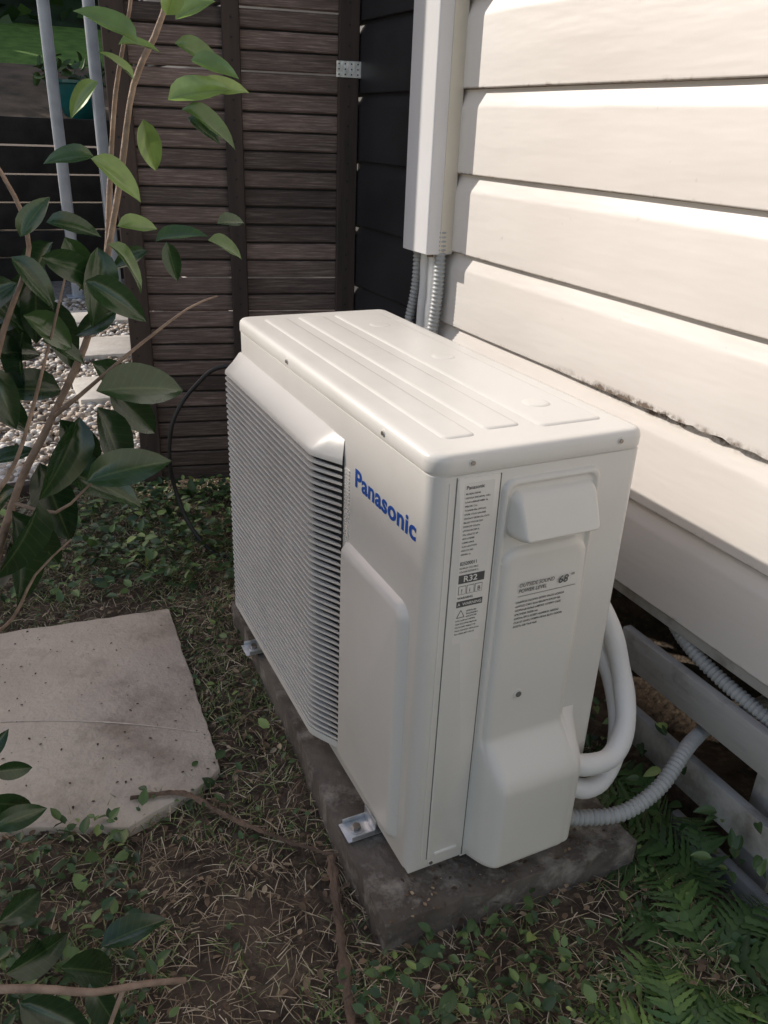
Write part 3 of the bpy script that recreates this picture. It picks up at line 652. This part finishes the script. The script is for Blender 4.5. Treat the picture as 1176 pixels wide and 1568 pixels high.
t=rng.normal(0,1,(N,3)); t[:,2]=np.abs(t[:,2])*.5; n=np.stack([rng.normal(0,.35,N),rng.normal(0,.35,N),np.ones(N)],1)
sz=rng.uniform(.006,.021,N)+.022*(y>1.1)*rng.random(N)+.014*(rng.random(N)>.93)+.010*big*rng.random(N)
zz=rng.uniform(0,.03,N)+.04*(y>1.1)*rng.random(N)+.03*big*rng.random(N)
scatter("weed_leaves",WT,WF,frames(t,n)*sz[:,None,None],np.stack([x,y,gz(x,y)+zz],1),M_weed,rng.random(N),GC)
M_lit=leafmat("leaf_litter",[(0,(.05,.036,.026)),(.6,(.14,.092,.057)),(.9,(.30,.215,.135)),(1,(.46,.37,.25))],.75,0)
x,y=pts(8500,-.01); N=len(x); t=rng.normal(0,1,(N,3)); t[:,2]*=.2; n=np.stack([rng.normal(0,.35,N),rng.normal(0,.35,N),np.ones(N)],1)
scatter("leaf_litter",WT,WF,frames(t,n)*rng.uniform(.005,.019,N)[:,None,None],np.stack([x,y,gz(x,y)+rng.uniform(0,.014,N)],1),M_lit,rng.random(N))
N=110; x=rng.uniform(-.64,-.17,N); y=rng.uniform(.42,1.02,N); t=rng.normal(0,1,(N,3)); t[:,2]=0
scatter("paver_debris",WT,WF,frames(t,np.tile([0,0,1.],(N,1)))*rng.uniform(.002,.008,N)[:,None,None],np.stack([x,y,np.full(N,-.0620)],1),M_lit,rng.random(N)*.5)
N=110; x=rng.uniform(-.05,.38,N); y=rng.uniform(-.06,.02,N)-.0; t=rng.normal(0,1,(N,3)); t[:,2]=0
scatter("slab_debris",WT,WF,frames(t,np.tile([0,0,1.],(N,1)))*rng.uniform(.003,.010,N)[:,None,None],np.stack([x,y,np.full(N,-.0190)],1),M_lit,rng.random(N))
ST=empty("fallen_bark_strip")
def ribbon(name,pts_,w,m,parent,hh=.004,st=.006,jag=1):
    C=catmull(pts_,st); V=[];F=[]
    for i,c in enumerate(C):
        T=(C[min(i+1,len(C)-1)]-C[max(i-1,0)]).normalized(); S=T.cross(Vector((0,0,1))).normalized(); ww=w*(.7+.9*abs(noise.noise(c*35)))*(1-.6*(i/len(C))**4)
        for k in (-1,-.4,.4,1): V.append(c+S*(ww*k*(1+.35*jag*noise.noise(c*130+Vector((k,0,0)))))+Vector((0,0,hh*(1-k*k)+.4*hh*noise.noise(c*60+Vector((k,0,0))))))
    for i in range(len(C)-1):
        for k in range(3): F.append((i*4+k,i*4+k+1,(i+1)*4+k+1,(i+1)*4+k))
    return mesh(name,V,F,m,parent,40)
ribbon("strip",[(-.36,.40,-.058),(-.27,.372,-.057),(-.21,.29,-.060),(-.15,.215,-.059),(-.09,.15,-.058),(-.06,.128,-.058)],.0065,M_stick,ST)
ribbon("strip_b",[(-.075,.13,-.056),(-.095,.06,-.060),(-.125,-.04,-.064),(-.165,-.18,-.066),(-.20,-.30,-.066)],.0085,M_stick,ST)
sc_=ribbon("stone_scratch",[(-.60,.735,-.0625),(-.50,.70,-.0625),(-.40,.655,-.0625),(-.30,.60,-.0625),(-.20,.535,-.0625)],.0020,mat("scratch_mineral",(.76,.68,.58),None,40,.9),None,.0003,.006,2)
sc_.parent=bpy.data.objects["stepping_stone"]
# ---------------------------------------------------------------- ferns
M_fern=leafmat("fern_leaf",[(0,(.032,.070,.022)),(.6,(.075,.155,.042)),(1,(.24,.38,.09))],.45,.12)
def pinna_t():
    V=[];F=[];n=9
    for i in range(n+1):
        s=i/n; w=.15*(1-s)**.6*(1 if i%2 else .55)+.004
        V+= [(-w,s-.03*(i%2),-.12*s*s),(0,s,.02-.12*s*s),(w,s-.03*(i%2),-.12*s*s)]
    for i in range(n):
        for j in range(2): F.append((i*3+j,i*3+j+1,i*3+j+4,i*3+j+3))
    return V,F
PT_,PF_=pinna_t()
def frond(base,dirv,length,rise,rd,wid=.46,np_=11):
    d=Vector(dirv).normalized(); pts_=[]; bend=rng.normal(0,.12)
    for i in range(9):
        t=i/8; pts_.append(Vector(base)+Vector((d.x-d.y*bend*t,d.y+d.x*bend*t,0))*length*t+Vector((0,0,rise*math.sin(math.pi*min(1,t*.85))**1.0-.02*t)))
    C=catmull(pts_,length/np_/1.6); out=[]
    v,f=sweep_data(pts_,lambda s,t:.0016*(1-.7*t),5,.02); 
    n=len(C)
    for i in range(int(n*.12),n-1):
        T=(C[i+1]-C[i-1]).normalized(); S=T.cross(Vector((0,0,1))).normalized(); s=i/n
        l=length*wid*math.sin(math.pi*(.12+.88*s)**.75)**.9*.62+.004
        for k in (-1,1):
            out.append((np.array(C[i]),np.array(S*k+T*(.42+rng.normal(0,.08))+Vector((0,0,.05+rng.normal(0,.10)))),np.array(S.cross(T))+rng.normal(0,.2,3),l*rng.uniform(.8,1.1),rd))
    T=(C[-1]-C[-3]).normalized(); out.append((np.array(C[-2]),np.array(T),np.array((0,0,1.)),.012,rd))
    return (v,f),out
def fern(name,base,specs):
    E=empty(name); global vv,ff; vv=[];ff=[]; A=[]
    for (an,ln,ri,rd) in specs:
        a=math.radians(an); vf,o=frond((base[0]+rng.normal(0,.008),base[1]+rng.normal(0,.008),base[2]),(math.cos(a),math.sin(a),0),ln,ri,rd); n=len(vv); vv.extend(vf[0]); ff.extend([tuple(i+n for i in q) for q in vf[1]]); A+=o
    mesh("stalks",vv,ff,M_fern,E)
    T=np.array([a[1] for a in A]); Nn=np.array([a[2] for a in A]); Nn[Nn[:,2]<0]*=-1; S=np.array([a[3] for a in A])
    scatter("fronds",PT_,PF_,frames(T,Nn)*S[:,None,None],np.array([a[0] for a in A]),M_fern,np.clip(np.array([a[4] for a in A])+rng.normal(0,.12,len(A)),0,1),E)
fern("fern_plant",(.40,-.28,-.11),[(20,.20,.06,.3),(80,.22,.07,.5),(120,.20,.05,.35),(160,.22,.05,.6),(200,.24,.05,.8),(235,.22,.06,.6),(280,.22,.06,.3),(325,.20,.07,.2)])
fern("fern_plant",(.52,-.16,-.15),[(60,.18,.08,.3),(110,.22,.10,.4),(150,.24,.09,.2),(185,.22,.07,.6),(220,.22,.06,.4),(260,.22,.06,.3)])
fern("fern_plant",(.24,-.36,-.085),[(10,.16,.04,.5),(70,.15,.05,.6),(130,.16,.04,.8),(175,.18,.04,.95),(220,.18,.04,.9),(300,.15,.04,.5)])
fern("fern_plant",(.56,-.02,-.17),[(110,.2,.12,.4),(150,.22,.13,.3),(190,.2,.10,.7),(240,.22,.08,.4)])
N=110; c=np.stack([rng.uniform(.50,.62,N),rng.uniform(-.25,.55,N),rng.uniform(-.16,.06,N)],1)
t=rng.normal(0,1,(N,3)); t[:,0]-=.8; n=np.stack([rng.normal(-.4,.3,N),rng.normal(-.3,.3,N),np.ones(N)],1)
scatter("creeper",LT,LF,frames(t,n)*rng.uniform(.02,.04,N)[:,None,None],c,M_weed,rng.random(N))
# ---------------------------------------------------------------- light, world, camera
d=Vector((1,-1.1,-.88)).normalized()
sun=bpy.data.lights.new("sun",'SUN'); sun.energy=3.9; sun.angle=math.radians(.6); sun.color=(1,.93,.84)
so=bpy.data.objects.new("sun",sun); link(so); so.rotation_euler=d.to_track_quat('-Z','Y').to_euler(); so.location=(-3,3,5)
w=bpy.data.worlds.new("World"); scene.world=w; w.use_nodes=True; nt=w.node_tree; bg=nt.nodes["Background"]
sky=nt.nodes.new("ShaderNodeTexSky"); sky.sky_type='NISHITA'; sky.sun_disc=False; sky.sun_elevation=math.radians(30.6); sky.sun_rotation=math.radians(-42)
mx=nt.nodes.new("ShaderNodeMixRGB"); mx.blend_type='MULTIPLY'; mx.inputs[0].default_value=1; mx.inputs[2].default_value=(1.58,1.30,1.09,1)
nt.links.new(sky.outputs[0],mx.inputs[1]); nt.links.new(mx.outputs[0],bg.inputs[0]); bg.inputs[1].default_value=.15
R=np.array([[0.902305,-0.429461,0.037542],[-0.151553,-0.397527,-0.904988],[0.403581,0.810886,-0.423776]])
cam=bpy.data.cameras.new("camera"); co=bpy.data.objects.new("camera",cam); link(co)
Mx=Matrix(((R[0][0],-R[1][0],-R[2][0],-.4671),(R[0][1],-R[1][1],-R[2][1],-.8062),(R[0][2],-R[1][2],-R[2][2],1.0673),(0,0,0,1)))
co.matrix_world=Mx; cam.sensor_fit='VERTICAL'; cam.sensor_height=36; cam.lens=1255.1/1568*36; cam.clip_start=.02; cam.clip_end=200
scene.camera=co
scene.view_settings.view_transform='Standard'; scene.view_settings.look='None'; scene.view_settings.exposure=0
